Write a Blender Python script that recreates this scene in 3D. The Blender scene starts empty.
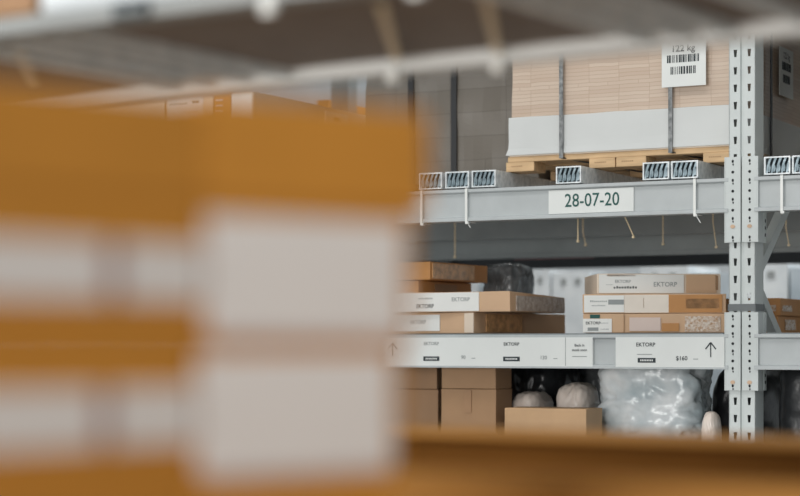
import bpy, bmesh, math, random
from mathutils import Vector, Matrix, noise
S = bpy.context.scene
COL = S.collection
R = math.radians
random.seed(7)

# ------------------------------------------------------------------ frame of reference
F = 1889.0                      # focal length in picture pixels (85 mm on a 36 mm sensor, 800 px)
CAMZ = 1.30                     # camera height above the warehouse floor
HY = 345.0                      # row of the horizon
TH = R(27.72)                   # how far the racks are turned to the view
U = Vector((math.cos(TH), -math.sin(TH)))   # along the racks, to the right
V = Vector((math.sin(TH), math.cos(TH)))    # into the racks
O = Vector(((729 - 400) / F * 5.9, 5.9))    # front left edge of the upright in focus


def W(u, v, z):
    p = O + U * u + V * v
    return Vector((p.x, p.y, CAMZ + z))


def uo(px, v):
    """rack coordinate u of what the photo shows in column px at depth v"""
    a = (px - 400) / F
    b = O + V * v
    return (a * b.y - b.x) / (U.x - a * U.y)


def zo(px, py, v):
    u = uo(px, v)
    return (HY - py) / F * (O + U * u + V * v).y


# ------------------------------------------------------------------ materials
MATS = {}


def nodes(name):
    m = bpy.data.materials.new(name)
    m.use_nodes = True
    nt = m.node_tree
    return m, nt, nt.nodes['Principled BSDF']


def mat(name, col, rough=.6, metal=0., var=.08, scale=8., bump=0., bscale=60., stretch=(1, 1, 1), spec=.5, col2=None, coat=0.):
    if name in MATS:
        return MATS[name]
    m, nt, b = nodes(name)
    L = nt.links.new
    tc = nt.nodes.new('ShaderNodeTexCoord')
    mp = nt.nodes.new('ShaderNodeMapping')
    mp.inputs['Scale'].default_value = stretch
    L(tc.outputs['Object'], mp.inputs[0])
    n = nt.nodes.new('ShaderNodeTexNoise')
    n.inputs['Scale'].default_value = scale
    n.inputs['Detail'].default_value = 4
    L(mp.outputs[0], n.inputs['Vector'])
    r = nt.nodes.new('ShaderNodeValToRGB')
    c2 = col2 or [c * (1 + var) for c in col]
    c1 = col if col2 else [c * (1 - var) for c in col]
    r.color_ramp.elements[0].position = .32
    r.color_ramp.elements[1].position = .68
    r.color_ramp.elements[0].color = (*c1, 1)
    r.color_ramp.elements[1].color = (*c2, 1)
    L(n.outputs['Fac'], r.inputs[0])
    L(r.outputs[0], b.inputs['Base Color'])
    b.inputs['Roughness'].default_value = rough
    b.inputs['Metallic'].default_value = metal
    b.inputs['Specular IOR Level'].default_value = spec
    b.inputs['Coat Weight'].default_value = coat
    if bump:
        n2 = nt.nodes.new('ShaderNodeTexNoise')
        n2.inputs['Scale'].default_value = bscale
        L(mp.outputs[0], n2.inputs['Vector'])
        bp = nt.nodes.new('ShaderNodeBump')
        bp.inputs['Strength'].default_value = bump
        bp.inputs['Distance'].default_value = .004
        L(n2.outputs['Fac'], bp.inputs['Height'])
        L(bp.outputs[0], b.inputs['Normal'])
    MATS[name] = m
    return m


def mat_stack(name, ca, cb, cm, bw, rh):
    """many thin flat cartons stacked in columns behind stretch film"""
    m, nt, b = nodes(name)
    L = nt.links.new
    tc = nt.nodes.new('ShaderNodeTexCoord')
    sp = nt.nodes.new('ShaderNodeSeparateXYZ')
    L(tc.outputs['Object'], sp.inputs[0])
    ad = nt.nodes.new('ShaderNodeMath')
    L(sp.outputs['X'], ad.inputs[0]); L(sp.outputs['Y'], ad.inputs[1])
    cb_ = nt.nodes.new('ShaderNodeCombineXYZ')
    L(ad.outputs[0], cb_.inputs['X']); L(sp.outputs['Z'], cb_.inputs['Y'])
    nz = nt.nodes.new('ShaderNodeTexNoise'); nz.inputs['Scale'].default_value = 14
    L(tc.outputs['Object'], nz.inputs['Vector'])
    mx = nt.nodes.new('ShaderNodeVectorMath'); mx.operation = 'MULTIPLY_ADD'
    L(nz.outputs['Color'], mx.inputs[0]); mx.inputs[1].default_value = (.005, .007, 0)
    L(cb_.outputs[0], mx.inputs[2])
    br = nt.nodes.new('ShaderNodeTexBrick')
    br.offset = 0.37; br.offset_frequency = 9
    br.inputs['Scale'].default_value = 1
    br.inputs['Brick Width'].default_value = bw
    br.inputs['Row Height'].default_value = rh
    br.inputs['Mortar Size'].default_value = .0012
    br.inputs['Mortar Smooth'].default_value = .6
    br.inputs['Color1'].default_value = (*ca, 1); br.inputs['Color2'].default_value = (*cb, 1); br.inputs['Mortar'].default_value = (*cm, 1)
    L(mx.outputs[0], br.inputs['Vector'])
    L(br.outputs['Color'], b.inputs['Base Color'])
    mp = nt.nodes.new('ShaderNodeMapping'); mp.inputs['Scale'].default_value = (6, 6, 60)
    L(tc.outputs['Object'], mp.inputs[0])
    n2 = nt.nodes.new('ShaderNodeTexNoise'); n2.inputs['Scale'].default_value = 1.6; n2.inputs['Detail'].default_value = 5
    L(mp.outputs[0], n2.inputs['Vector'])
    bp = nt.nodes.new('ShaderNodeBump'); bp.inputs['Strength'].default_value = .14; bp.inputs['Distance'].default_value = .004
    L(n2.outputs['Fac'], bp.inputs['Height']); L(bp.outputs[0], b.inputs['Normal'])
    b.inputs['Roughness'].default_value = .38
    MATS[name] = m
    return m


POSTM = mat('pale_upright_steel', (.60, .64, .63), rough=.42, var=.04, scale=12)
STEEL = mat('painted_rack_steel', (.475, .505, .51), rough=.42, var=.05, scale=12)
STEELD = mat('shaded_rack_steel', (.21, .235, .24), rough=.5, var=.06, scale=12)  # front steel darkened: the shade at the back is in the colour
GALV = mat('galvanised_steel', (.56, .61, .63), rough=.36, metal=.1, scale=48, col2=(.88, .91, .92))
FIN = mat('folded_steel_fin', (.13, .18, .205), rough=.4, metal=.4, scale=60, col2=(.34, .42, .46))
HOLE = mat('dark_hole', (.015, .017, .02), rough=.9)
RUST = mat('copper_rivet', (.62, .42, .28), rough=.5)
PAPER = mat('label_paper', (.76, .78, .76), rough=.55, var=.02)
WHITE = mat('white_print', (.80, .80, .77), rough=.5, var=.03)
INK = mat('black_ink', (.02, .03, .035), rough=.6)
TEAL = mat('dark_green_ink', (.008, .085, .072), rough=.6)
GREY = mat('grey_ink', (.30, .32, .32), rough=.6)
CARD = mat('tan_cardboard', (.62, .41, .255), rough=.62, var=.07, scale=5, bump=.15)
CARD2 = mat('orange_cardboard', (.52, .25, .085), rough=.6, var=.10, scale=6, bump=.15)
CARD3 = mat('brown_cardboard', (.36, .205, .105), rough=.6, var=.10, scale=6, bump=.15)
NPAPER = mat('warm_label_paper', (.88, .825, .785), rough=.55, var=.02)
CARDF = mat('ochre_cardboard', (.67, .29, .048), rough=.75, spec=.15, var=.06, scale=4, bump=.1)
CARDN = mat('shaded_cardboard', (.21, .085, .016), rough=.8, spec=.1, var=.06, scale=4)  # shade inside the long open carton put into the board colour
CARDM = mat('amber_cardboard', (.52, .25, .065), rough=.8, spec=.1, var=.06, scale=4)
CARDL = mat('pale_cardboard', (.74, .62, .50), rough=.55, var=.05, scale=6)
TAPE = mat('clear_parcel_tape', (.62, .36, .17), rough=.16, var=.3, scale=40, bump=.5, bscale=120, coat=.6)
CRINK = mat('crinkled_film', (.50, .30, .17), rough=.2, scale=130, bump=1., bscale=180, col2=(.78, .70, .62))
WOOD = mat('pallet_pine', (.66, .45, .25), rough=.7, var=.15, scale=9, stretch=(1, 6, 6), bump=.2)
CHIP = mat('chipboard', (.45, .255, .10), rough=.65, var=.12, scale=45, bump=.1)
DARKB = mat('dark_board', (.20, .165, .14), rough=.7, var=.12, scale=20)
STRAP = mat('grey_strap', (.10, .11, .115), rough=.45, scale=60, col2=(.32, .33, .33))
BSTRAP = mat('black_strap', (.022, .023, .025), rough=.4)
TIE = mat('nylon_tie_white', (.82, .83, .80), rough=.35, var=.03)
TIET = mat('nylon_tie_tan', (.74, .60, .38), rough=.4, var=.05)
BAG = mat('black_bag_film', (.018, .019, .021), rough=.28, var=.2, scale=9, bump=.6, bscale=25)
SMOKE = mat('smoky_grey_film', (.06, .065, .07), rough=.25, scale=14, col2=(.20, .21, .215), bump=.6, bscale=30)
CLEAR = mat('cloudy_clear_film', (.46, .54, .57), rough=.2, scale=7, col2=(.98, .99, .99), bump=.8, bscale=22)
BEIGE = mat('beige_film', (.74, .63, .55), rough=.3, scale=10, col2=(.88, .80, .73), bump=.5, bscale=26)
FOAM = mat('white_foam_wrap', (.63, .645, .635), rough=.5, var=.03, scale=5, bump=.2, bscale=12)
PINKGREY = mat('pinkish_print', (.68, .55, .49), rough=.5, var=.04)
ROSE = mat('rose_print', (.55, .27, .20), rough=.5, var=.05)
STACK = mat_stack('wrapped_flat_packs', (.55, .42, .325), (.62, .50, .40), (.46, .335, .245), .105, .0125)
STACKD = mat_stack('shaded_wrapped_packs', (.165, .145, .12), (.20, .18, .155), (.10, .085, .07), .22, .085)  # dark mix: the shade deep in the rack is in the pack colours
FLOORM = mat('concrete', (.42, .42, .41), rough=.5, var=.1, scale=3)
WALLM = mat('grey_panel_wall', (.50, .53, .55), rough=.7, var=.04)
STOCKW = mat('pale_stock', (.62, .67, .70), rough=.5, scale=6, col2=(.80, .83, .84))
STOCKB = mat('blue_grey_stock', (.36, .43, .48), rough=.5, scale=5, col2=(.52, .58, .62))


# ------------------------------------------------------------------ mesh builder
class MB:
    def __init__(s):
        s.bm = bmesh.new()

    def box(s, x0, x1, y0, y1, z0, z1, mi=0, bev=0.):
        vs = [s.bm.verts.new(p) for p in ((x0, y0, z0), (x1, y0, z0), (x1, y1, z0), (x0, y1, z0), (x0, y0, z1), (x1, y0, z1), (x1, y1, z1), (x0, y1, z1))]
        fs = []
        for q in ((0, 1, 5, 4), (1, 2, 6, 5), (2, 3, 7, 6), (3, 0, 4, 7), (4, 5, 6, 7), (3, 2, 1, 0)):
            f = s.bm.faces.new([vs[i] for i in q]); f.material_index = mi; fs.append(f)
        if bev:
            es = list({e for f in fs for e in f.edges})
            r = bmesh.ops.bevel(s.bm, geom=es, offset=bev, segments=2, affect='EDGES', profile=.5)
            for f in r['faces']:
                f.material_index = mi
        return s

    def prism(s, poly, axis, a0, a1, mi=0):
        """extrude a closed outline; axis 'x': poly is (y,z); 'z': (x,y); 'y': (x,z)"""
        def P(p, t):
            return {'x': (t, p[0], p[1]), 'z': (p[0], p[1], t), 'y': (p[0], t, p[1])}[axis]
        A = [s.bm.verts.new(P(p, a0)) for p in poly]
        B = [s.bm.verts.new(P(p, a1)) for p in poly]
        n = len(poly)
        for i in range(n):
            f = s.bm.faces.new((A[i], A[(i + 1) % n], B[(i + 1) % n], B[i])); f.material_index = mi
        for vs in (A[::-1], B):
            f = s.bm.faces.new(vs); f.material_index = mi
        return s

    def disc(s, x, y, z, r, ry=None, mi=0, n=12, th=.0012):
        ry = ry or r
        return s.prism([(x + r * math.cos(2 * math.pi * i / n), z + ry * math.sin(2 * math.pi * i / n)) for i in range(n)], 'y', y, y + th, mi)

    def bar(s, p, q, w, h, mi=0):
        p, q = Vector(p), Vector(q)
        d = (q - p).normalized()
        a = d.cross(Vector((0, 0, 1)))
        a = Vector((1, 0, 0)) if a.length < 1e-4 else a.normalized()
        b = a.cross(d)
        V8 = []
        for c in (p, q):
            for i, j in ((-1, -1), (1, -1), (1, 1), (-1, 1)):
                V8.append(s.bm.verts.new(c + a * (i * w / 2) + b * (j * h / 2)))
        for f in ((0, 1, 2, 3), (7, 6, 5, 4), (0, 4, 5, 1), (1, 5, 6, 2), (2, 6, 7, 3), (3, 7, 4, 0)):
            s.bm.faces.new([V8[i] for i in f]).material_index = mi
        return s

    def tube(s, pts, r, mi=0, n=8):
        pts = [Vector(p) for p in pts]
        rings = []
        for i, p in enumerate(pts):
            d = (pts[min(i + 1, len(pts) - 1)] - pts[max(i - 1, 0)]).normalized()
            a = d.cross(Vector((.31, .2, .93)))
            a.normalize()
            b = d.cross(a)
            rings.append([s.bm.verts.new(p + (a * math.cos(t) + b * math.sin(t)) * r) for t in [2 * math.pi * k / n for k in range(n)]])
        for A, B in zip(rings, rings[1:]):
            for k in range(n):
                s.bm.faces.new((A[k], A[(k + 1) % n], B[(k + 1) % n], B[k])).material_index = mi
        for A in (rings[0][::-1], rings[-1]):
            s.bm.faces.new(A).material_index = mi
        return s

    def text(s, t, x, y, z, size, mi=0, sx=1., align='CENTER', off=None):
        c = bpy.data.curves.new('t', 'FONT')
        c.body = t; c.size = size; c.align_x = align; c.align_y = 'CENTER'; c.resolution_u = 3; c.offset = size * .012 if off is None else off
        o = bpy.data.objects.new('t', c)
        COL.objects.link(o)
        dg = bpy.context.evaluated_depsgraph_get()
        me = o.evaluated_get(dg).to_mesh()
        base = len(s.bm.verts)
        vs = [s.bm.verts.new((x + v.co.x * sx, y, z + v.co.y)) for v in me.vertices]
        for p in me.polygons:
            try:
                s.bm.faces.new([vs[i] for i in p.vertices]).material_index = mi
            except ValueError:
                pass
        o.evaluated_get(dg).to_mesh_clear()
        bpy.data.objects.remove(o); bpy.data.curves.remove(c)
        return s

    def build(s, name, mats, parent=None, smooth=False, recalc=True):
        if recalc:
            bmesh.ops.recalc_face_normals(s.bm, faces=s.bm.faces)
        me = bpy.data.meshes.new(name)
        s.bm.to_mesh(me); s.bm.free()
        for m in (mats if isinstance(mats, (list, tuple)) else [mats]):
            me.materials.append(m)
        if smooth:
            for p in me.polygons:
                p.use_smooth = True
        o = bpy.data.objects.new(name, me)
        COL.objects.link(o)
        if parent:
            o.parent = parent
        return o


def tag(o, label=None, cat=None, group=None, kind=None):
    for k, v in (('label', label), ('category', cat), ('group', group), ('kind', kind)):
        if v:
            o[k] = v
    return o


def place(o, u, v, z, yaw=0.):
    o.location = W(u, v, z); o.rotation_euler = (0, 0, -TH + R(yaw))
    return o


def thing(name, label, cat, u, v, z, yaw=0., group=None):
    o = bpy.data.objects.new(name, None)
    COL.objects.link(o)
    o.empty_display_size = .05
    place(o, u, v, z, yaw)
    return tag(o, label, cat, group)


def carton_bm(w, d, h, seed, wob=.0016, mi=0, sag=0.):
    """cardboard carton: bevelled, slightly bowed walls, flap seam along the top; front face on y=0"""
    m = MB()
    nx, ny, nz = max(4, int(w / .035)), max(3, int(d / .05)), max(3, int(h / .02))
    bm = m.bm
    bmesh.ops.create_cube(bm, size=1)
    for v in bm.verts:
        v.co = Vector((v.co.x * w, (v.co.y + .5) * d, (v.co.z + .5) * h))
    bmesh.ops.bevel(bm, geom=list(bm.edges), offset=.0028, segments=2, affect='EDGES', profile=.6)
    for ax, n, L, o0 in ((0, nx, w, -w / 2), (1, ny, d, 0), (2, nz, h, 0)):
        for i in range(1, n):
            co = Vector((0, 0, 0)); no = Vector((0, 0, 0))
            co[ax] = o0 + L * i / n; no[ax] = 1
            bmesh.ops.bisect_plane(bm, geom=list(bm.verts) + list(bm.edges) + list(bm.faces), plane_co=co, plane_no=no, dist=1e-5)
    for v in bm.verts:
        p = v.co * 9 + Vector((seed * 3.7, seed * 1.3, seed))
        n = noise.noise_vector(p)
        k = wob * (0.4 if v.co.z < .004 else 1)
        v.co += Vector((n.x, n.y, n.z * (0 if v.co.z < .004 else .8))) * k
    for v in bm.verts:
        v.co.z *= 1 - sag * max(0, v.co.y) / d
    for f in bm.faces:
        f.material_index = mi
    return m


SEED = [0]


def carton(label, u0, u1, v, z, h, d, m=CARD, yaw=0., cat='box', group=None, name='cardboard_carton', pivot='left', wob=.0016, parts=(), sag=0.):
    """pivot: which front corner stays at (u,v) when the carton is turned. parts: callables(root, w, d, h)"""
    w = u1 - u0
    SEED[0] += 1
    c, s_ = math.cos(R(yaw)), math.sin(R(yaw))
    pu = u0 if pivot == 'left' else u1
    k = w / 2 if pivot == 'left' else -w / 2
    root = thing(name, label, cat, pu + k * c, v + k * s_, z, yaw, group)
    carton_bm(w, d, h, SEED[0], wob, sag=sag).build('carton_body', m, root, smooth=False)
    for f in parts:
        f(root, w, d, h)
    return root


def plabel(fx0, fx1, fz0, fz1, pm=WHITE, marks=(), name='paper_label', side=False, label=None):
    """flat sticker on the front (or right-hand) face, given as fractions of that face. marks: (kind, fx, fz, size, ink)"""
    def f(root, w, d, h):
        L = d if side else w
        m = MB()
        x0, x1 = (fx0 * L, fx1 * L) if side else (fx0 * w - w / 2, fx1 * w - w / 2)
        z0, z1 = fz0 * h, fz1 * h
        m.box(x0, x1, -.0038, -.0005, z0, z1)
        for kind, fx, fz, size, ink in marks:
            x, zz = x0 + fx * (x1 - x0), z0 + fz * (z1 - z0)
            if kind == 'bar':
                m.box(x - size / 2, x + size / 2, -.0044, -.0037, zz - size * .06, zz + size * .06, ink)
            elif kind == 'block':
                m.box(x - size / 2, x + size / 2, -.0044, -.0037, zz - size * .16, zz + size * .16, ink)
            elif kind == 'code':
                t = x - size / 2
                while t < x + size / 2:
                    b = random.choice((.0012, .002, .003)) * size / .06
                    m.box(t, t + b, -.0044, -.0037, zz - size * .16, zz + size * .16, ink)
                    t += b + random.choice((.0015, .0025)) * size / .06
            elif kind == 'scrib':
                for k in range(9):
                    xx = x + (k / 8 - .5) * size
                    m.box(xx, xx + size * .07, -.0044, -.0037, zz - size * .05, zz + size * random.uniform(.02, .07), ink)
            else:
                m.text(kind, x, -.0045, zz, size, ink)
        o = m.build(name, [pm, INK, GREY, TEAL, RUST], root)
        if label:
            o['label'] = label
        if side:
            o.rotation_euler = (0, 0, math.pi / 2)
            o.location = (w / 2, 0, 0)
    return f


def ptape(fx0, fx1, fz0, fz1, m=TAPE, side=False, name='parcel_tape'):
    return plabel(fx0, fx1, fz0, fz1, m, (), name, side)


def bag(name, label, cat, u, v, z, w, d, h, m, seed, group=None, amp=.22, yaw=0., flat=2.6, st=(1, 1, 1)):
    """sagging plastic bag: a squarish lump with creases, flat underneath"""
    root = MB()
    bm = root.bm
    bmesh.ops.create_icosphere(bm, subdivisions=5, radius=1)
    for vv in bm.verts:
        p = vv.co.copy()
        r = Vector((p.x * st[0], p.y * st[1], p.z * st[2]))
        k = (abs(p.x) ** flat + abs(p.y) ** flat + abs(p.z) ** flat) ** (-1 / flat)
        q = p * k
        n1 = noise.noise(r * 1.7 + Vector((seed, 0, 0)))
        n2 = 1 - abs(noise.noise(r * 3.6 + Vector((0, seed, 3)))) * 2
        n3 = 1 - abs(noise.noise(r * 8 + Vector((0, seed, 9)))) * 2
        q *= 1 + amp * (n1 * .55 + (n2 - .6) * .4 + (n3 - .6) * .16)
        vv.co = Vector((q.x * w / 2, q.y * d / 2 + d / 2, max(0, q.z * h / 2 + h / 2)))
    o = root.build(name, m, None, smooth=True)
    place(o, u, v, z, yaw)
    return tag(o, label, cat, group)


# ------------------------------------------------------------------ the setting
fl = MB().box(-9, 9, -4, 16, -.1, 0).build('floor', FLOORM)
tag(fl, kind='structure')
wb = MB().box(-9, 9, -.1, .1, 0, 5).build('wall_back', WALLM)
place(wb, -.5, 8.5, -CAMZ); tag(wb, kind='structure')

# ------------------------------------------------------------------ the rack in focus
rack = thing('pallet_rack', 'pale grey steel storage rack carrying cartons, with the 28-07-20 bay sign on its beam', 'rack', 0, 0, -CAMZ)
ZF = CAMZ                        # local z of a rack part = picture z + ZF
PW, PD = .084, .088


def upright_bm(u0, v0, z0, z1, flip=False, holes=True):
    """C-section post: pierced front with a groove down the middle, two returns; sheet 2.5 mm"""
    m = MB()
    bm = m.bm
    t = .0025

    def Q(a, b, c, d):
        bm.faces.new([bm.verts.new(p) for p in (a, b, c, d)])
    sg = -1 if flip else 1
    y = v0
    g0, g1, gd = PW * .5 - .006, PW * .5 + .006, .008
    # groove and returns
    for (xa, ya, xb, yb) in ((g0, 0, g0 + .003, gd), (g0 + .003, gd, g1 - .003, gd), (g1 - .003, gd, g1, 0)):
        m.prism([(u0 + xa, y + sg * ya), (u0 + xb, y + sg * yb), (u0 + xb, y + sg * (yb + t)), (u0 + xa, y + sg * (ya + t))], 'z', z0, z1)
    for xa in (0, PW - t):
        m.box(u0 + xa, u0 + xa + t, min(y, y + sg * PD), max(y, y + sg * PD), z0, z1)
    for xa in (t, PW - t - .02):
        yy = y + sg * PD
        m.box(u0 + xa, u0 + xa + .02, min(yy, yy - sg * t), max(yy, yy - sg * t), z0, z1)
    sp = .0542
    ztop = .909 + ZF + sp * .5
    k0, k1 = math.ceil((ztop - z1) / sp), math.floor((ztop - z0) / sp)
    for cx0, cx1, hx in ((0, g0, .0205), (g1, PW, .0650)):
        for k in range(k0, k1):
            a, b = ztop - sp * (k + 1), ztop - sp * k
            c = (a + b) / 2
            if not holes:
                continue
            ho, hi, hh = .0056, .0036, .0115
            for yy in (y, y + sg * t):
                o4 = [(u0 + cx0, yy, a), (u0 + cx1, yy, a), (u0 + cx1, yy, b), (u0 + cx0, yy, b)]
                i4 = [(u0 + hx - hi, yy, c - hh), (u0 + hx + hi, yy, c - hh), (u0 + hx + ho, yy, c + hh), (u0 + hx - ho, yy, c + hh)]
                for i in range(4):
                    j = (i + 1) % 4
                    Q(o4[i], o4[j], i4[j], i4[i])
            for i in range(4):
                j = (i + 1) % 4
                p, q = i4[i], i4[j]
                Q((p[0], y, p[2]), (q[0], y, q[2]), (q[0], y + sg * t, q[2]), (p[0], y + sg * t, p[2]))
        if holes:
            m.box(u0 + cx0, u0 + cx1, min(y, y + sg * t), max(y, y + sg * t), ztop - sp * k0, z1)
            m.box(u0 + cx0, u0 + cx1, min(y, y + sg * t), max(y, y + sg * t), z0, ztop - sp * k1)
        else:
            m.box(u0 + cx0, u0 + cx1, min(y, y + sg * t), max(y, y + sg * t), z0, z1)
    m.box(u0 - .02, u0 + PW + .02, min(y - .02 * sg, y + sg * (PD + .02)), max(y - .02 * sg, y + sg * (PD + .02)), z0, z0 + .008)
    return m


BAY = 2.60
POSTS = [-BAY - PW, 0., BAY + PW]
RD = 1.04                        # depth of the frames
UP = {}
for i, pu in enumerate(POSTS):
    UP[i] = upright_bm(pu, 0, 0, 1.75 + ZF).build('upright', POSTM, rack)
    upright_bm(pu, RD, 0, 1.75 + ZF, flip=True, holes=False).build('upright', POSTM, rack)
    for za, zb in ((.20, .86), (.264, -.37), (1.55, .94), (-.49, -1.1)):
        # bracing of the frame: an open channel
        b = MB()
        x = pu + PW * .5 - (.024 if za > zb else 0)
        p, q = Vector((x, .05, za + ZF)), Vector((x, RD - .05, zb + ZF))
        b.bar(p + Vector((.028, 0, 0)), q + Vector((.028, 0, 0)), .003, .036)
        n = (q - p).normalized().cross(Vector((1, 0, 0))).normalized()
        for s_ in (-1, 1):
            b.bar(p + n * .017 * s_ + Vector((.014, 0, 0)), q + n * .017 * s_ + Vector((.014, 0, 0)), .028, .003)
        b.build('brace', POSTM, rack)
# grey band wound round the upright above the lower beam
tb = MB()
zt0, zt1 = zo(740, 311, 0) + ZF, zo(740, 304, 0) + ZF
tb.box(-.002, PW + .002, -.003, -.0008, zt0, zt1).box(PW + .0005, PW + .003, -.003, PD + .002, zt0, zt1).box(-.003, -.0005, -.003, PD + .002, zt0, zt1)
t_ = tb.build('tape_band', mat('grey_tape', (.13, .145, .15), rough=.45), UP[1])
t_['label'] = 'dark grey tape band'

BEAM = [(.010, 0), (-.012, 0), (-.012, .009), (-.0095, .012), (.002, .014), (.002, .092), (-.006, .0945), (-.010, .097), (-.010, .107), (.046, .107), (.046, 0)]


def beam(u0, u1, z0, v=0., hgt=.107, m=STEEL, flip=False):
    k = hgt / .107
    sg = -1 if flip else 1
    return MB().prism([(v + sg * p[0], (z0 + p[1] * k) + ZF) for p in BEAM], 'x', u0, u1).build('beam', m, rack)


def connector(parent, u0, u1, z0, z1, rustz, hook_side):
    """plate hooked on the upright at a beam's end"""
    m = MB()
    uc = (u0 + u1) / 2
    m.box(u0, u1, -.0085, -.003, z0 + ZF, z1 + ZF, 0, .0012)
    fx = u0 if hook_side < 0 else u1
    m.box(fx - .002, fx + .002, -.0085, .05, z0 + ZF, z1 + ZF)
    n = 9
    for k in range(n):
        zz = z1 - (k + .6) * (z1 - z0) / n + ZF
        if abs(zz - ZF - rustz) < .012:
            continue
        if k % 2:
            m.disc(uc, -.0092, zz, .0045, .0045, 1)
        else:
            m.disc(uc, -.0092, zz + .004, .0035, .005, 1)
            m.disc(uc + .001, -.0092, zz - .006, .0022, .0035, 1)
    m.disc(uc, -.011, rustz + ZF, .0075, .006, 2, th=.003)
    if hook_side > 0:                                  # little side flange with three punched holes
        m.box(fx, fx + .0035, .05, .075, z0 + ZF, z1 + ZF)
        for k in range(3):
            m.box(fx - .0005, fx + .0042, .058, .066, z0 + ZF + .02 + k * .022, z0 + ZF + .03 + k * .022, 1)
    return m.build('beam_connector', [POSTM, HOLE, RUST], parent)


def tie(parent, u, v, zt, zb, tail=(0.012, -.02), m=TIE, w=.0085, vb=.05):
    """nylon cable tie looped round a beam, its head and cut tail hanging below"""
    t = MB()
    t.box(u - w / 2, u + w / 2, v - .0150, v - .0125, zb + ZF - .002, zt + ZF + .003)
    t.box(u - w / 2, u + w / 2, v - .0150, v + vb, zt + ZF + .001, zt + ZF + .003)
    t.box(u - w / 2, u + w / 2, v - .0150, v + vb, zb + ZF - .004, zb + ZF - .002)
    t.box(u - w / 2 + .001, u + w / 2 + .004, v - .017, v - .004, zb + ZF - .010, zb + ZF - .002, 0, .001)
    t.bar((u + .003, v - .008, zb + ZF - .006), (u + tail[0], v - .008, zb + ZF + tail[1]), .004, .002)
    return t.build('cable_tie', m, parent)


B1, B2, B0 = .414, -.076, -.472
BZ = {}
for li, zz in enumerate((B0, B2, B1, 1.35)):  # the highest level is out of view, added to shade the loads below
    for bi in range(2):
        a, b = POSTS[bi] + PW, POSTS[bi + 1]
        BZ[(li, bi)] = beam(a, b, zz, hgt=.107 if li != 1 else .110)
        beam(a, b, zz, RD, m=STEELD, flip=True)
        if zz < 1:
            lo, hi, ru = (zz - .095, zz + .172 if li else zz + .13, zz - .045) if li != 1 else (zz - .066, zz + .178, zz - .04)
            connector(BZ[(li, bi)], a - .040, a + .010, lo, hi, ru, 1)
            connector(BZ[(li, bi)], b - .010, b + .040, lo, hi, ru, -1)
# shelf boards; the highest deck is unseen, added to shade the loads
for bi in range(2):
    a, b = POSTS[bi] + PW + .02, POSTS[bi + 1] - .02
    for zz in (B2 + .110, B0 + .107, 1.35 + .107):
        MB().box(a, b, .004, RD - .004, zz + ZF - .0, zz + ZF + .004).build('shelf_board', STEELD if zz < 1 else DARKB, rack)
# raised deck under the left bay's cartons
MB().box(POSTS[0] + PW + .02, uo(262, .06), .03, RD - .02, B1 + .1085 + ZF, B1 + .107 + .055 + ZF).build('shelf_board', CHIP, rack)

# bay sign 28-07-20
def face_label(parent, px0, px1, z0, z1, name='shelf_label'):
    return uo(px0, -.006), uo(px1, -.006)


m = MB()
a, b = uo(549, 0), uo(634, 0)
m.box(a, b, -.0032, .001, B1 + .0142 + ZF, B1 + .0915 + ZF)
m.text('28-07-20', (uo(564, 0) + uo(621, 0)) / 2, -.0042, B1 + .054 + ZF, .061, 1, sx=.86, off=.0003)
o = m.build('bay_sign', [PAPER, TEAL], BZ[(2, 0)])
o['label'] = 'white sign reading 28-07-20'

# price strips on the lower beam
Z0 = B2 + ZF + .012


def arrow(m, x, zb, zt, y, mi):
    w = .0035
    m.box(x - w / 2, x + w / 2, y, y + .0008, zb, zt, mi)
    for s_ in (-1, 1):
        m.bar((x, y + .0004, zt), (x + s_ * .017, y + .0004, zt - .021), .0008, .0038, mi)


def strip(px0, px1, items, arr):
    m = MB()
    a, b = uo(px0, 0), uo(px1, 0)
    m.box(a, b, -.0122, .001, Z0 - .006, Z0 + .089)
    for it in items:
        kind, px, fz, size = it[:4]
        x = uo(px, 0)
        z = Z0 + fz * .09
        if kind == 'chip':
            m.box(x - .030, x + .030, -.0131, -.0120, z - .0075, z + .0075, 1)
            for k in range(8):
                m.box(x - .021 + k * .0055, x - .0175 + k * .0055, -.0137, -.013, z - .0028, z + .0028, 0)
        elif kind == 'line':
            m.box(x - size / 2, x + size / 2, -.0130, -.0121, z - .0012, z + .0012, 2)
        elif kind == 'edge':
            m.box(x - .0008, x + .0008, -.0130, -.0121, Z0 - .003, Z0 + .089, 2)
        else:
            m.text(kind, x, -.0132, z, size, it[4] if len(it) > 4 else 1)
    if arr:
        arrow(m, uo(arr, 0), Z0 + .026, Z0 + .072, -.0132, 1)
    return m.build('price_strip', [PAPER, INK, GREY, TEAL], BZ[(1, 0)])


o = strip(386, 594, [('EKTORP', 433, .76, .0155, 2), ('chip', 433, .20, 0), ('90', 465, .25, .017, 2), ('line', 475, .22, .014),
                     ('EKTORP', 513, .74, .0155), ('chip', 513, .20, 0), ('130', 545, .25, .017, 2), ('line', 557, .22, .014),
                     ('Back in', 581, .70, .012), ('stock soon', 581, .53, .012), ('line', 581, .3, .05), ('edge', 567, 0, 0)], 394)
o['label'] = 'long white price strip with two price tags and a back in stock soon note'
o = strip(617, 725.5, [('EKTORP', 647, .72, .0175), ('chip', 648, .17, 0), ('line', 646, .38, .05), ('$160', 683, .24, .019), ('line', 697, .22, .016)], 712)
o['label'] = 'white price strip reading $160 with a black upward arrow'

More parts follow.
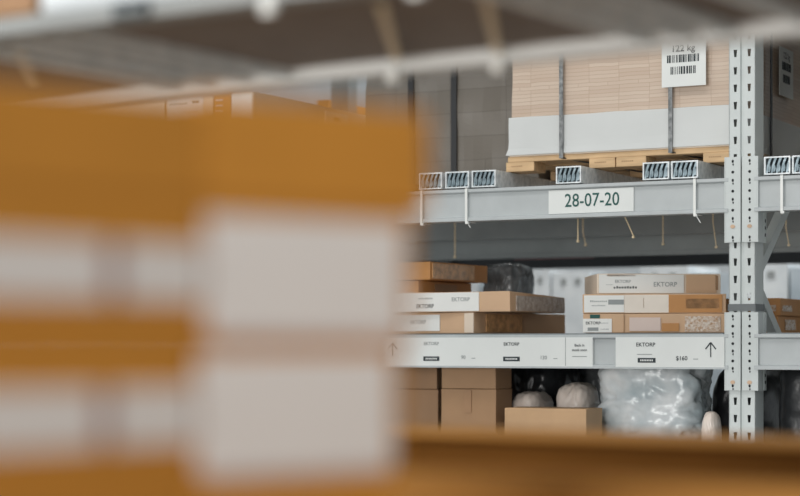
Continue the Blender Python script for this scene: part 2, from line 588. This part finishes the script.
# ties on the upper beam, their tan cousins under the deck
t_ = tie(BZ[(2, 0)], uo(423, 0), 0, B1 + .107, B1, (.004, -.004))
tie(BZ[(2, 0)], uo(468, 0), 0, B1 + .107, B1, (.013, -.022))
tie(BZ[(2, 0)], uo(696, 0), 0, B1 + .107, B1, (.018, -.030))
tie(BZ[(2, 1)], uo(783, 0), 0, B1 + .107, B1, (.005, -.006))
for px, py0, py1, v, dx in ((578, 222, 240, .30, .0), (625, 217, 236, .25, .03), (663, 226, 243, .75, .0), (713, 222, 246, .70, .012), (583, 232, 244, .9, .01), (455, 240, 256, .8, .0), (786, 228, 244, .8, .01)):
    x, za, zb = uo(px, v), zo(px, py0, v) + ZF, zo(px, py1, v) + ZF
    t = MB().bar((x, v, B1 + .11 + ZF), (x, v, za), .004, .003).bar((x, v, za), (x + dx, v, zb), .004, .003)
    t.box(x + dx - .004, x + dx + .004, v - .004, v + .004, zb - .008, zb, 0)
    t.build('cable_tie', TIET, rack)

# ------------------------------------------------------------------ galvanised deck channels lying across the upper beams
CZ = B1 + .107


def channel(px0, px1, label):
    u0, u1 = uo(px0, 0), uo(px1, 0)
    w, h, ln = min(.088, u1 - u0), .056, RD + .0
    r = thing('deck_channel', label, 'deck channel', (u0 + u1) / 2, -.009, CZ + .0045, 0, 'galvanised deck channels across the upper beams')
    m = MB()
    t = .0045
    m.box(-w / 2, w / 2, 0, ln, 0, t).box(-w / 2, w / 2, 0, ln, h - t, h).box(-w / 2, -w / 2 + t, 0, ln, t, h - t).box(w / 2 - t, w / 2, 0, ln, t, h - t)
    m.box(-w / 2 + t, w / 2 - t, .03, .032, t, h - t)
    m.box(-w / 2 + .001, w / 2 - .001, -.003, .004, -.0, .004)
    m.box(-w / 2 + t, w / 2 - t, .0288, .0298, t, h - t, 1)
    m.build('channel_body', [GALV, BAG], r)
    f = MB()
    for k in range(5):
        x = -w / 2 + .012 + k * .0155
        f.prism([(x - .007, t), (x - .001, t), (x + .002, h * .45), (x + .012, h - t), (x + .004, h - t), (x - .004, h * .5)], 'y', .002 + .0007 * k, .029)
        f.disc(x + .003, .004, h * .36, .0045, .012, 0, th=.01)
    f.build('folded_insert', FIN, r)
    return r


channel(420, 443, 'galvanised steel deck channel at the visible left end of the upper beam')
channel(446, 470.5, 'galvanised deck channel above the hanging tie, left of the open gap under the pallet')
channel(472.5, 497, 'galvanised deck channel under the left pallet corner, its long side receding')
channel(556, 583, 'single galvanised deck channel standing just above the 28-07-20 sign')
channel(643.5, 670, 'left channel of the galvanised pair under the right half of the pallet')
channel(672, 699, 'galvanised deck channel immediately left of the perforated upright, side visible')
channel(765, 791, 'galvanised deck channel immediately right of the perforated upright')
channel(793, 819, 'galvanised deck channel cut by the right picture edge')

# ------------------------------------------------------------------ the strapped pallet load over the sign
PZ = CZ + .0625
pv = .11
PU0, PU1 = uo(511, pv), -.018
w = PU1 - PU0
load = thing('pallet_load', 'tall film-wrapped load with a white lower band, strapped to a wooden pallet', 'pallet load', (PU0 + PU1) / 2, pv, PZ)
dp = .86
bh = zo(520, 162, pv) - PZ
for k, (pa, pb) in enumerate(((506, 534), (589, 615), (616, 646), (703, 730))):
    for vv in (0, dp / 2 - .05, dp - .10):
        x0, x1 = uo(pa, pv) - (PU0 + PU1) / 2, uo(pb, pv) - (PU0 + PU1) / 2
        m = MB().box(x0, min(x1, w / 2), vv, vv + .10, 0, bh, 0, .002)
        if vv == 0:
            for q in range(6):                         # faint stamped marks on the block ends
                xx = x0 + .02 + q * .007
                m.box(xx, xx + .004, -.0006, .0005, bh * .5, bh * .62, 1)
        m.build('pallet_block', [WOOD, CARD3], load)
for k in range(5):
    m = MB().box(-w / 2 - .012, w / 2, k * .178, k * .178 + .145, bh, bh + .018, 0, .002).build('pallet_board', WOOD, load)
m = MB().box(-w / 2 - .004, w / 2, -.004, dp, bh + .018, bh + .026).build('base_sheet', CARDL, load)
zb0 = bh + .022
zb1 = zo(520, 117.5, pv) - PZ
ztop = 1.345 - PZ - .05
m = carton_bm(w - .004, dp, ztop - zb1 + .02, 3, .004)
o = m.build('wrapped_cartons', STACK, load); o.location = (0, .002, zb1 - .02)
bm_ = carton_bm(w + .012, dp + .01, zb1 - zb0, 5, .003)
for v in bm_.bm.verts:                                  # the band flares out at its lower edge
    k = max(0, 1 - v.co.z / (zb1 - zb0) * 4.5)
    if v.co.x < -w * .4: v.co.x -= .010 * k
    if v.co.y < .02: v.co.y -= .005 * k
o = bm_.build('foam_band', FOAM, load); o.location = (0, -.006, zb0); o['label'] = 'white foam band'
for px in (563, 672):
    x = uo(px, pv) - (PU0 + PU1) / 2
    m = MB().box(x - .0065, x + .0065, -.018, -.0125, bh + .004, ztop - .02)
    m.bar((x, -.015, bh + .006), (x + .16, .34, bh * .35), .010, .004, 1)
    m.build('strap', [STRAP, BSTRAP], load)
m = MB().box(w / 2 + .009, w / 2 + .0125, .36, .377, bh, ztop - .02).build('strap', BSTRAP, load)


def sheet(x0, x1, z0, z1):
    m = MB().box(x0, x1, -.0215, -.0185, z0, z1)
    cx, hh = (x0 + x1) / 2, z1 - z0
    m.text('122 kg', cx - .002, -.0222, z0 + hh * .84, .030, 1)
    for f0, half, sc in ((.62, .052, .10), (.36, .040, .10)):
        t = cx - half - .004
        while t < cx + half:
            b_ = random.choice((.0018, .003, .0048, .006))
            m.box(t, min(t + b_, cx + half), -.0222, -.0210, z0 + hh * (f0 - .085), z0 + hh * (f0 + .085), 1)
            t += b_ + random.choice((.0018, .003, .004))
    return m


lx0, lx1 = uo(664, pv) - (PU0 + PU1) / 2, uo(708, pv) - (PU0 + PU1) / 2
o = sheet(lx0, lx1, zo(686, 87, pv) - PZ, zo(686, 42, pv) - PZ).build('barcode_sheet', [PAPER, INK], load)
o['label'] = 'white sheet reading 122 kg with two barcodes'
o = sheet(.46, .62, zo(686, 87, pv) - PZ + .02, zo(686, 42, pv) - PZ + .04).build('barcode_sheet', [PAPER, INK], load)
o.rotation_euler = (0, 0, math.pi / 2); o.location = (w / 2 - .008, 0, 0)

# unseen neighbour in the next bay, added to shade the gap on that side
nl = thing('pallet_load', 'unseen dark wrapped load added in the right bay to shade the pallet load', 'pallet load', .20 + .45, .22, PZ)
MB().box(-.45, .45, 0, .8, 0, .05).build('pallet_board', WOOD, nl)
o = carton_bm(.90, .80, ztop - .06, 17, .004).build('wrapped_cartons', STACKD, nl); o.location = (0, 0, .0505)

# the load set further back to its left, shade put into its colour
dv = .42
d0, d1 = uo(366, dv), PU0 - .03
dw = d1 - d0
dl = thing('pallet_load', 'shade-darkened grey-brown film-wrapped load with black straps, set back left of the white-banded load', 'pallet load', (d0 + d1) / 2, dv, CZ + .0625)
carton_bm(dw, .56, 1.345 - CZ - .08, 11, .008).build('wrapped_cartons', STACKD, dl)
for px in (412, 455):
    x = uo(px, dv) - (d0 + d1) / 2
    MB().box(x - .011, x + .011, -.012, -.008, .0, 1.345 - CZ - .085).build('strap', BSTRAP, dl)

# cartons standing in the next bay to the left, seen over the blurred stack
LB = CZ + .056
lv = .06
carton('pale carton at the far left under the blurred beam, plain but for one dark joint', max(uo(66, lv), POSTS[0] + PW + .03), uo(164.5, lv), lv, LB, .335, .5, CARDL, name='upright_carton', group='tall cartons in the left bay')
carton('white carton with small grey printing, left of the orange carton in the left bay', uo(166, lv), uo(213, lv), lv, LB, .345, .5, CARDL, name='upright_carton', group='tall cartons in the left bay',
       parts=(plabel(.04, .80, .70, .97, WHITE, (('scrib', .3, .68, .07, 2), ('code', .8, .72, .03, 1), ('scrib', .7, .32, .04, 4)), label='white printed sticker'),))
carton('narrow orange carton between two white cartons in the left bay', uo(214, lv), uo(230.5, lv), lv, LB, .34, .5, CARD2, name='upright_carton', group='tall cartons in the left bay',
       parts=tuple(plabel(.12, .55, .78 + .06 * k, .80 + .06 * k, PINKGREY, name='printed_bar') for k in range(3)))
carton('white carton whose pale side runs back with barcodes, left of the second upright', uo(231.5, lv), uo(253, lv), lv, LB, .335, .86, CARDL, name='upright_carton', group='tall cartons in the left bay',
       parts=(plabel(0.02, .96, .4, .98, WHITE), plabel(.60, .80, .55, .95, WHITE, (('code', .5, .8, .05, 1), ('code', .6, .5, .05, 1), ('scrib', .4, .25, .06, 2)), side=True)))

# ------------------------------------------------------------------ cartons on the shelf behind the price strips
SZ = B2 + .1155
G1 = 'flat cartons stacked at the left of the priced shelf'
G2 = 'flat cartons stacked at the right of the priced shelf'
c1 = uo(474, .05)
carton('bottom carton of the left stack on the priced shelf, white label then tan board', c1 - .46, c1, .05, SZ, .071, .60, CARD, yaw=-8, group=G1, pivot='right', name='flat_carton',
       parts=(plabel(.0, .70, .12, .9, WHITE, (('EKTORP', .72, .55, .018, 2),), label='white printed label'), plabel(.92, 1.0, .03, .97, CARDL, name='edge_tape'),
              ptape(.12, .5, .08, .92, side=True)))
c2 = uo(510, .04)
carton('second carton from the bottom of the left stack, white labelled front and film-covered end', c2 - .58, c2, .04, SZ + .0722, .068, .42, CARD, yaw=-3, sag=.20, group=G1, pivot='right', name='flat_carton',
       parts=(plabel(.0, .80, .04, .97, WHITE, (('scrib', .55, .70, .05, 2), ('EKTORP', .55, .28, .019, 1), ('EKTORP', .85, .62, .019, 2)), label='white printed label'),
              plabel(.10, .97, .05, .79, mat('grey_brown_film', (.40, .33, .28), rough=.22, scale=50, col2=(.58, .52, .47), bump=.6, bscale=90), name='stretch_film', side=True)))
c3 = uo(418, .12)
carton('third carton from the bottom of the left stack, thin, with a brown end', c3 - .37, c3, .12, SZ + .1412, .0425, .40, CARD2, yaw=-2, group=G1, pivot='right', name='flat_carton',
       parts=(ptape(.3, .7, .2, .8, CARD3, side=True, name='edge_tape'),))
c4 = uo(430, .10)
carton('topmost carton of the left stack, orange with a shiny taped end', c4 - .39, c4, .10, SZ + .1855, .062, .42, CARD2, yaw=-3, group=G1, pivot='right', name='flat_carton',
       parts=(ptape(.03, .75, .08, .92, side=True),))

g0 = uo(583, .02)
carton('bottom carton of the right stack, with crinkled film over its tan board', g0, g0 + .455, .02, SZ, .062, .36, CARD, yaw=19, group=G2, name='flat_carton',
       parts=(plabel(.0, .205, .02, .74, WHITE, (('EKTORP', .35, .68, .013, 1), ('scrib', .72, .68, .025, 2), ('block', .35, .24, .035, 2), ('scrib', .75, .24, .025, 2)), label='white printed label'),
              plabel(.05, .12, .76, .96, TEAL, name='printed_bar'), plabel(.29, .294, .02, .98, CARD3, name='box_joint'),
              ptape(.33, .55, .1, .8, PINKGREY), ptape(.56, .68, .08, .5, CARD2), plabel(.72, .97, .06, .86, CRINK, name='crinkled_film')))
carton('middle carton of the right stack, pale label left and glossy orange board right', g0 - .002, g0 + .46, .022, SZ + .0628, .063, .36, CARD, yaw=20, group=G2, name='flat_carton',
       parts=(plabel(.01, .29, .06, .94, WHITE, (('scrib', .35, .40, .04, 2), ('scrib', .35, .65, .05, 2), ('block', .8, .6, .05, 2)), label='white printed label'),
              plabel(.292, .60, .04, .96, mat('cream_print', (.80, .72, .63), rough=.5)), plabel(.425, .429, .3, .8, CARD3, name='box_joint'), plabel(.60, .97, .05, .95, CARD2, name='glossy_wrap'), ptape(.72, .95, .25, .75)))
e0 = uo(597, .05)
carton('topmost carton of the right stack, white with grey letters and a tan square end', e0, e0 + .405, .05, SZ + .1266, .067, .34, CARDL, yaw=29, group=G2, name='flat_carton',
       parts=(plabel(.015, .70, .05, .95, WHITE, (('EKTORP', .28, .62, .014, 2), ('scrib', .30, .30, .07, 1), ('scrib', .12, .45, .02, 2), ('EKTORP', .78, .46, .021, 2)), label='white printed label'),
              plabel(.08, .31, .86, .95, CARD, name='printed_bar'), plabel(.72, .965, .06, .94, CARD, name='tan_panel', label='tan unprinted panel'), plabel(.955, .975, .2, .9, CARD3, name='edge_tape')))

carton('lower orange carton seen through the bracing right of the perforated upright', -.52, -.02, .60, SZ, .060, .4, CARD2, pivot='right', name='flat_carton', group='orange cartons behind the upright',
       parts=(ptape(.80, .97, .1, .9, CRINK, name='crinkled_film'), plabel(.2, .5, .2, .8, CRINK, name='crinkled_film', side=True)))
carton('upper orange carton behind the bracing, with pale scrawled print', -.51, -.012, .60, SZ + .0607, .060, .4, CARD2, pivot='right', name='flat_carton', group='orange cartons behind the upright',
       parts=(plabel(.86, .97, .25, .6, CRINK, (), name='printed_bar'), ptape(.05, .32, .25, .6, CRINK, name='crinkled_film', side=True)))

bag('plastic_bag', 'smoky grey plastic bag standing behind the left carton stack', 'bag', uo(499, .72), .70, SZ, .135, .22, .262, SMOKE, 4.2, flat=7, amp=.14)

# ------------------------------------------------------------------ the level below
LZ = B0 + .107 + .0055


def low(px0, px1, py, v):
    return uo(px0, v), uo(px1, v), zo((px0 + px1) / 2, py, v) - LZ


GB = 'brown cartons under the priced shelf'
BR = mat('dull_brown_cardboard', (.37, .215, .11), rough=.62, var=.08, scale=6)
k0, k1, kh = low(441, 496, 389, .06)
carton('lower small brown carton beside the black bag, under the price strip', k0, k1, .06, LZ, kh, .13, BR, group=GB, parts=(ptape(.42, .56, .62, .98, CARD3),))
carton('upper small brown carton beside the black bag, under the price strip', k0 + .002, k1 - .001, .06, LZ + kh + .001, .082, .13, BR, group=GB)
k0, k1, kh = low(360, 438, 389, .20)
carton('lower darker brown carton set back under the left end of the price strip', k0, k1, .20, LZ, kh, .30, CARD3, group=GB)
carton('upper darker brown carton set back under the left end of the price strip', k0, k1 - .004, .20, LZ + kh + .001, .082, .30, CARD3, group=GB)
k0, k1, kh = low(508, 590, 408, .03)
carton('low tan carton left of the clear film under the priced shelf', k0, k1, .0, LZ, kh, .14, mat('plain_cardboard', (.54, .34, .185), rough=.62), yaw=0)
bag('plastic_bag', 'black plastic bag slumped under the left price strip', 'bag', uo(530, .42), .40, LZ, .22, .28, .315, BAG, 8.1, amp=.14, flat=4)
bag('plastic_bag', 'beige plastic bag below the slumped black bag', 'bag', uo(522, .20), .20, LZ, .12, .18, .20, BEIGE, 2.2, amp=.12, flat=3.2)
bag('plastic_bag', 'beige pouch left of the clear film heap under the price strips', 'bag', uo(568, .17), .17, LZ, .12, .18, .23, BEIGE, 5.7, amp=.12, flat=3.5)
bag('plastic_bag', 'broad heap of cloudy clear plastic film under the arrow price strip', 'bag', uo(642, .16), .165, LZ, .36, .22, .335, CLEAR, 2.9, amp=.26, flat=5, st=(.9, 1, 1.5))
bag('plastic_bag', 'dark smoky bag behind the clear film under the back in stock note', 'bag', uo(594, .74), .72, LZ, .20, .26, .335, SMOKE, 3.3, amp=.15, flat=3.5)
bag('plastic_bag', 'pinkish beige bag tucked against the round black bundle', 'bag', uo(707, .02), .02, LZ, .055, .09, .15, BEIGE, 9.3, amp=.1)
bl = uo(709, .5)
bag('black_bundle', 'black bundle whose round end shows left of the perforated upright, below the arrow', 'bundle', bl / 2, .39, LZ, -bl - .015, .48, .30, BAG, 12.5, amp=.04, flat=2.8)
bag('black_bundle', 'black wrapped bundle right of the perforated upright, under the lower beam', 'bundle', .298, .10, LZ, .38, .42, .325, BAG, 15.5, amp=.03, flat=6)

# ------------------------------------------------------------------ a darker rack standing back to back, and stock beyond it
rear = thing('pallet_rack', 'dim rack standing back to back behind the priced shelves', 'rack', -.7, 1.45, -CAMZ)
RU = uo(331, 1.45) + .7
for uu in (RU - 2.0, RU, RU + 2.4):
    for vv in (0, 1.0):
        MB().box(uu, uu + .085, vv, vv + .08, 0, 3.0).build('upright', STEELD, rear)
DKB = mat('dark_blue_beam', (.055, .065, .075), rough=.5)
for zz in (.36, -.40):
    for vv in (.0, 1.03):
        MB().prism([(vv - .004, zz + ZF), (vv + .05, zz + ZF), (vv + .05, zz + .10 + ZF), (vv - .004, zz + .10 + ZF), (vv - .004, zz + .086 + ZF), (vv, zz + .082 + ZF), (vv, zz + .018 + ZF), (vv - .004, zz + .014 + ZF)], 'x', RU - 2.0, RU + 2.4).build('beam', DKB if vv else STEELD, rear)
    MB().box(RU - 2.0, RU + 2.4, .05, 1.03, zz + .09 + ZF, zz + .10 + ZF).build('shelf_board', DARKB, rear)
m = MB().box(uo(515, 2.48) + .7, uo(594, 2.48) + .7, 1.018, 1.0255, zo(550, 258.5, 2.48) + ZF, zo(550, 254.5, 2.48) + ZF)
m.build('shelf_label', mat('pink_shelf_strip', (.80, .42, .44), rough=.5), rear)['label'] = 'thin pink shelf strip'
rv = 1.55
for i, (px0, px1, hh, mm, lb) in enumerate((
        (60, 250, .62, CARD3, 'tall brown carton on the rear rack behind the pale left bay cartons'),
        (256, 312, .60, CARD3, 'brown carton on the rear rack seen above the receding white carton'),
        (317, 329, .62, CARD2, 'narrow brown carton on the rear rack beside its pale upright'))):
    carton(lb, uo(px0, rv), uo(px1, rv), rv, .4625, hh, .5, mm, group='brown cartons on the rear rack')
# pale stock beyond: cartons with hand holes, each one a thing
bv = 3.4
xs = [430, 480, 520, 552, 592, 640, 690, 735, 790, 850]
for i in range(len(xs) - 1):
    hgt = [.70, .64, .69, .68, .67, .70, .66, .70, .68][i]
    mm = [STOCKW, STOCKB, STOCKW, STOCKW, STOCKB, STOCKW, STOCKB, STOCKW, STOCKB][i]
    a_, b_ = uo(xs[i], bv), uo(xs[i + 1], bv) - .012
    parts = ()
    if i in (1, 2, 3, 5, 7):
        parts = (plabel(.24, .38, .905, .95, GREY, name='hand_hole'), plabel(.62, .76, .905, .95, GREY, name='hand_hole'))
    carton(['whitish tub', 'slate blue tub', 'white tub', 'pale tub', 'bluish grey tub', 'cream tub', 'dull blue tub', 'off-white tub', 'grey-blue tub'][i] + ' on the far bench, ' +
           ['leftmost of the row', 'second of the row', 'behind the grey bag', 'seen between the two carton stacks', 'at the left edge of the right stack', 'behind the right carton stack', 'partly hidden by the right stack', 'behind the perforated upright', 'rightmost of the row'][i],
           a_, b_, bv, -.30, hgt, .5, mm, group='pale tubs beyond the racks', name='storage_tub', cat='tub', parts=parts)
bench = MB().box(-1.6, 1.8, -.05, .7, .96, 1.0)
for x in (-1.5, 0, 1.65):
    for y in (0, .58):
        bench.box(x, x + .06, y, y + .06, 0, .96)
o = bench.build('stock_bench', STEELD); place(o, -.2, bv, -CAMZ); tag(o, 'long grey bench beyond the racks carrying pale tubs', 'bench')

# ------------------------------------------------------------------ the near rack we look through
FV = -3.10                       # rack-depth of its far beams
PIV, DA = Vector((0, 2.95, 0)), R(-6.0)     # the near rack stands a little askew to the one in focus
_r = Matrix.Rotation(DA, 2)
UN, VN = _r @ U, _r @ V
ON = _r @ (O - PIV.xy) + PIV.xy


def uoN(px, v):
    a = (px - 400) / F
    b = ON + VN * v
    return (a * b.y - b.x) / (UN.x - a * UN.y)


def zoN(px, py, v):
    return (HY - py) / F * (ON + UN * uoN(px, v) + VN * v).y


def at_height(px, py, z):
    """rack coordinates of the point of height z seen at (px, py)"""
    d = z * F / (HY - py)
    p = Vector(((px - 400) / F * d, d)) - ON
    return p.dot(UN), p.dot(VN)


near = thing('pallet_rack', 'blurred near rack framing the view, its pale beams and dark deck overhead', 'rack', 0, 0, -CAMZ)
p0 = Vector((0, 2.95))
# far beam passes (px 400, d 2.52)
FV = (p0 - O).dot(V)
MV = FV - .56
NV = FV - 1.80


def nz(py, d):
    return (HY - py) / F * d


LIPZ = nz(76, 2.95)
NU0, NU1 = -3.6, -1.2
NU0, NU1 = uoN(400, FV) - 1.9, uoN(400, FV) + 2.0


def cbeam(v, z0, lip, nm='beam', m=None):
    """low pressed beam: a pale lip leaning out towards the aisle and a flange that carries the deck"""
    pm = m
    m = MB()
    wh = .06 if pm is None else .018
    m.prism([(v - .045, z0), (v - .048, z0 + lip), (v - .044, z0 + lip), (v - .041, z0 + .003), (v - .003, z0 + .003), (v - .003, z0 + wh), (v, z0 + wh), (v, z0)], 'x', NU0, NU1)
    for vv in m.bm.verts:
        vv.co.z += ZF
    return m.build(nm, pm or NEARW, near)


NEARW = mat('near_rack_white_paint', (.74, .76, .75), rough=.45, var=.03)
fb = cbeam(FV, LIPZ, .022)
mb_ = cbeam(MV, LIPZ + .006, .019, m=mat('mid_grey_beam', (.33, .35, .35), rough=.5))
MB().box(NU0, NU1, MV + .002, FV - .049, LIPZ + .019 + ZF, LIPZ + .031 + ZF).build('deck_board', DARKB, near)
x = uoN(157, MV)
m = MB().box(x - .030, x + .030, MV - .052, MV - .0495, LIPZ + .002 + ZF, LIPZ + .024 + ZF)
for k in range(6):
    m.box(x - .022 + k * .008, x - .017 + k * .008, MV - .0525, MV - .0515, LIPZ + .009 + ZF, LIPZ + .016 + ZF, 1)
m.build('shelf_label', [INK, GREY], mb_)
for px in (-55, -20, 18, 60, 455, 500, 545, 640, 750):
    x = uoN(px, MV)
    MB().box(x - .012, x + .012, MV + .002, FV - .050, LIPZ + .006 + ZF, LIPZ + .0188 + ZF).build('deck_channel', GALV, near)
for x in (NU0, NU1 - .08):
    for v in (NV, FV - .08):
        MB().box(x, x + .08, v, v + .08, 0, LIPZ + .9 + ZF).build('upright', STEEL, near)
BOARDZ = -.2025
o = MB().box(NU0, NU1, NV - .1, FV, BOARDZ - .02 + ZF, BOARDZ + ZF).build('shelf_board', CHIP, near)
for v in (NV, FV - .05):
    MB().box(NU0, NU1, v, v + .05, BOARDZ - .12 + ZF, BOARDZ - .02 + ZF).build('beam', STEEL, near)


def ntie(px, v, z, lip, ends, par):
    """tie round the pale lip: bright head below the lip, tan tail running up inside"""
    x = uoN(px, v)
    t = MB()
    t.box(x - .004, x + .004, v - .049, v - .045, z + ZF - .003, z + lip + ZF + .002)
    t.box(x - .009, x + .009, v - .062, v - .048, z + ZF - .019, z + ZF + .001, 0, .002)
    o = t.build('cable_tie', TIE, par)
    if ends:
        (ua, va), (ub, vb) = (at_height(p[0], p[1], LIPZ + .010) for p in ends)
        vb = min(vb, FV - .056)
        d = MB().bar((ua, va, LIPZ + .008 + ZF), (ub, vb, LIPZ + .012 + ZF), .013, .003)
        d.build('cable_tie', TIET, near)


ntie(413, FV - .0, LIPZ, .019, ((381, 4), (397, 62)), fb)
ntie(517, FV - .0, LIPZ, .019, ((485, -8), (499, 54)), fb)
ntie(296, MV, LIPZ + .004, .026, None, mb_)
ntie(442, MV, LIPZ + .004, .026, None, mb_)
ntie(60, FV, LIPZ, .019, ((19, 50), (34, 84)), fb)
TOPZ = LIPZ + .0325
NEAR = [near]
for pa, pb, hh, mm, lb in ((-130, 50, .22, CARD3, 'brown carton on the near rack overhead, cut by the top left picture corner'),
                           (56, 292, .20, STOCKW, 'pale carton on the near rack overhead, right of the brown one'),
                           (300, 452, .21, STOCKB, 'blue-grey carton on the near rack overhead, under the top picture edge')):
    NEAR.append(carton(lb, uoN(pa, MV), uoN(pb, MV), MV - .030, TOPZ, hh, .40, mm, group='cartons on the near rack overhead'))
# things lying on the near rack's shelf: long flat cartons by its far edge
fvv = FV - .17
fz = zoN(600, 431, FV - .02)
ta, tb_ = uoN(330, fvv), min(uoN(960, fvv), NU1 - .1)
tray = thing('long_carton', 'long open-fronted brown carton along the near shelf, blurred across the bottom', 'box', (ta + tb_) / 2, fvv, BOARDZ + .0005)
hw, hh, tk = (tb_ - ta) / 2, fz - BOARDZ, .006
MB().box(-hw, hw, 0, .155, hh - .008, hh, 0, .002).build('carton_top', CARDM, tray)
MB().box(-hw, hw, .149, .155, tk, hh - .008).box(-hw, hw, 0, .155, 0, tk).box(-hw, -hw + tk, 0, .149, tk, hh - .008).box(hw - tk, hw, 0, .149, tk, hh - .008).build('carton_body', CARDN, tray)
fv2 = FV
while (ON + UN * uoN(600, fv2) + VN * fv2).y > 1.80:
    fv2 -= .005
NEAR.append(tray)
NEAR.append(carton('low tan carton nearest along the bottom picture edge, in front of the long brown one', uoN(330, fv2), min(uoN(960, fv2), NU1 - .1), fv2, BOARDZ + .0005, .0735, .035, CARDM, name='long_carton', wob=.001))
# turn the near rack and what lies on it about a point of its far beam
for o in NEAR:
    q = Matrix.Rotation(DA, 4, 'Z') @ (o.location - PIV) + PIV
    o.location = q
    o.rotation_euler.z += DA


# the two big blurred stacks
def world_carton(label, x, y, z, w, d, h, ang, m, parts=(), group=None):
    """near carton given by its left front corner in world metres, its front running at angle ang"""
    c, s_ = math.cos(ang), math.sin(ang)
    SEED[0] += 1
    r = bpy.data.objects.new('shipping_carton', None); COL.objects.link(r)
    r.location = (x + c * w / 2, y + s_ * w / 2, CAMZ + z); r.rotation_euler = (0, 0, ang)
    tag(r, label, 'box', group)
    carton_bm(w, d, h, SEED[0], .0012).build('carton_body', m, r)
    for f in parts:
        f(r, w, d, h)
    return r


AN = R(36)
X0, Y0 = (205 - 400) / F * 1.38, 1.38
HB = .1022
# right-hand stack: front from column 205 to 410
GR = 'blurred cartons of the near right-hand stack'
GL = 'blurred cartons of the near left-hand stack'
RW = .203
big = lambda: (plabel(.0, .93, .06, .90, NPAPER, (('block', .5, .07, .10, 4),) if False else (), label='large white label'), plabel(.03, .92, .0, .06, PINKGREY, name='printed_bar'))
sh = 13 / F * 1.38
for i, lb in enumerate(('bottom carton of the near right-hand stack, below the picture edge', 'lower big-labelled carton of the near right-hand stack', 'upper big-labelled carton of the near right-hand stack', 'plain top carton of the near right-hand stack')):
    hh = HB if i < 3 else .079
    dx = (-.010, -.006, 0, .001)[i]
    world_carton(lb, X0 + dx, Y0 + dx * .3, BOARDZ + .0005 + HB * i + .0006 * i, (.184, .186, .190, .203)[i], .24, hh - .0004, AN, CARDF,
                 parts=big() if i in (1, 2) else (), group=GR)
# left-hand stack
AL = R(44)
LW = .25
for i, lb in enumerate(('bottom carton of the near left-hand stack, below the picture edge', 'lower strip-labelled carton of the near left-hand stack', 'upper strip-labelled carton of the near left-hand stack', 'plain top carton of the near left-hand stack')):
    hh = HB if i < 3 else .072
    dx = (-.010, -.006, 0, .001)[i]
    cx, cy = X0 + dx - .0012, Y0 + dx * .3 - .0008
    world_carton(lb, cx - math.cos(AL) * LW, cy - math.sin(AL) * LW, BOARDZ + .0005 + HB * i + .0006 * i, LW, .24, hh - .0004, AL, CARDF,
                 parts=(plabel(.02, .985, .27, .68, NPAPER, (), label='white strip label'), plabel(.645, .70, .27, .68, ROSE, name='printed_bar', label='rose printed bar')) if i in (1, 2) else (), group=GL)

# ------------------------------------------------------------------ light
def lamp(name, u, v, z, sx, sy, power, col=(1, .98, .95)):
    l = bpy.data.lights.new(name, 'AREA'); l.shape = 'RECTANGLE'; l.size = sx; l.size_y = sy; l.energy = power; l.color = col
    o = bpy.data.objects.new(name, l); COL.objects.link(o)
    place(o, u, v, z)
    return o


def aim(o, u, v, z):
    d = W(u, v, z) - o.location
    o.rotation_euler = d.to_track_quat('-Z', 'Y').to_euler()


a_ = lamp('aisle_lamp', -.8, -2.0, 3.2, 4.0, .7, 40); aim(a_, -.6, .1, .2)
a_ = lamp('low_front_fill', -1.0, -10.0, .2, 4.5, 2.6, 425, (1, .985, .96)); aim(a_, -1.0, -3.0, .2)  # added low light behind the camera, brightens the near beam's lip
a_ = lamp('rear_aisle_lamp', -.5, 2.75, 3.3, 4.5, .5, 190); aim(a_, -.3, 3.7, -.1)

wld = bpy.data.worlds.new('warehouse_air'); S.world = wld; wld.use_nodes = True
bg = wld.node_tree.nodes['Background']
bg.inputs[0].default_value = (.93, .98, 1.0, 1); bg.inputs[1].default_value = .50

# ------------------------------------------------------------------ camera
cd = bpy.data.cameras.new('camera'); cam = bpy.data.objects.new('camera', cd); COL.objects.link(cam)
cam.location = (0, 0, CAMZ); cam.rotation_euler = (math.pi / 2, 0, 0)
cd.sensor_width = 36; cd.lens = 85; cd.sensor_fit = 'HORIZONTAL'
cd.shift_y = (HY - 248) / 800
cd.clip_start = .02
cd.dof.use_dof = True; cd.dof.focus_distance = 6.0; cd.dof.aperture_fstop = 1.8
S.camera = cam
S.view_settings.view_transform = 'Standard'; S.view_settings.look = 'None'
S.view_settings.gamma = 1; S.view_settings.use_curve_mapping = False
S.view_settings.exposure = 0.0
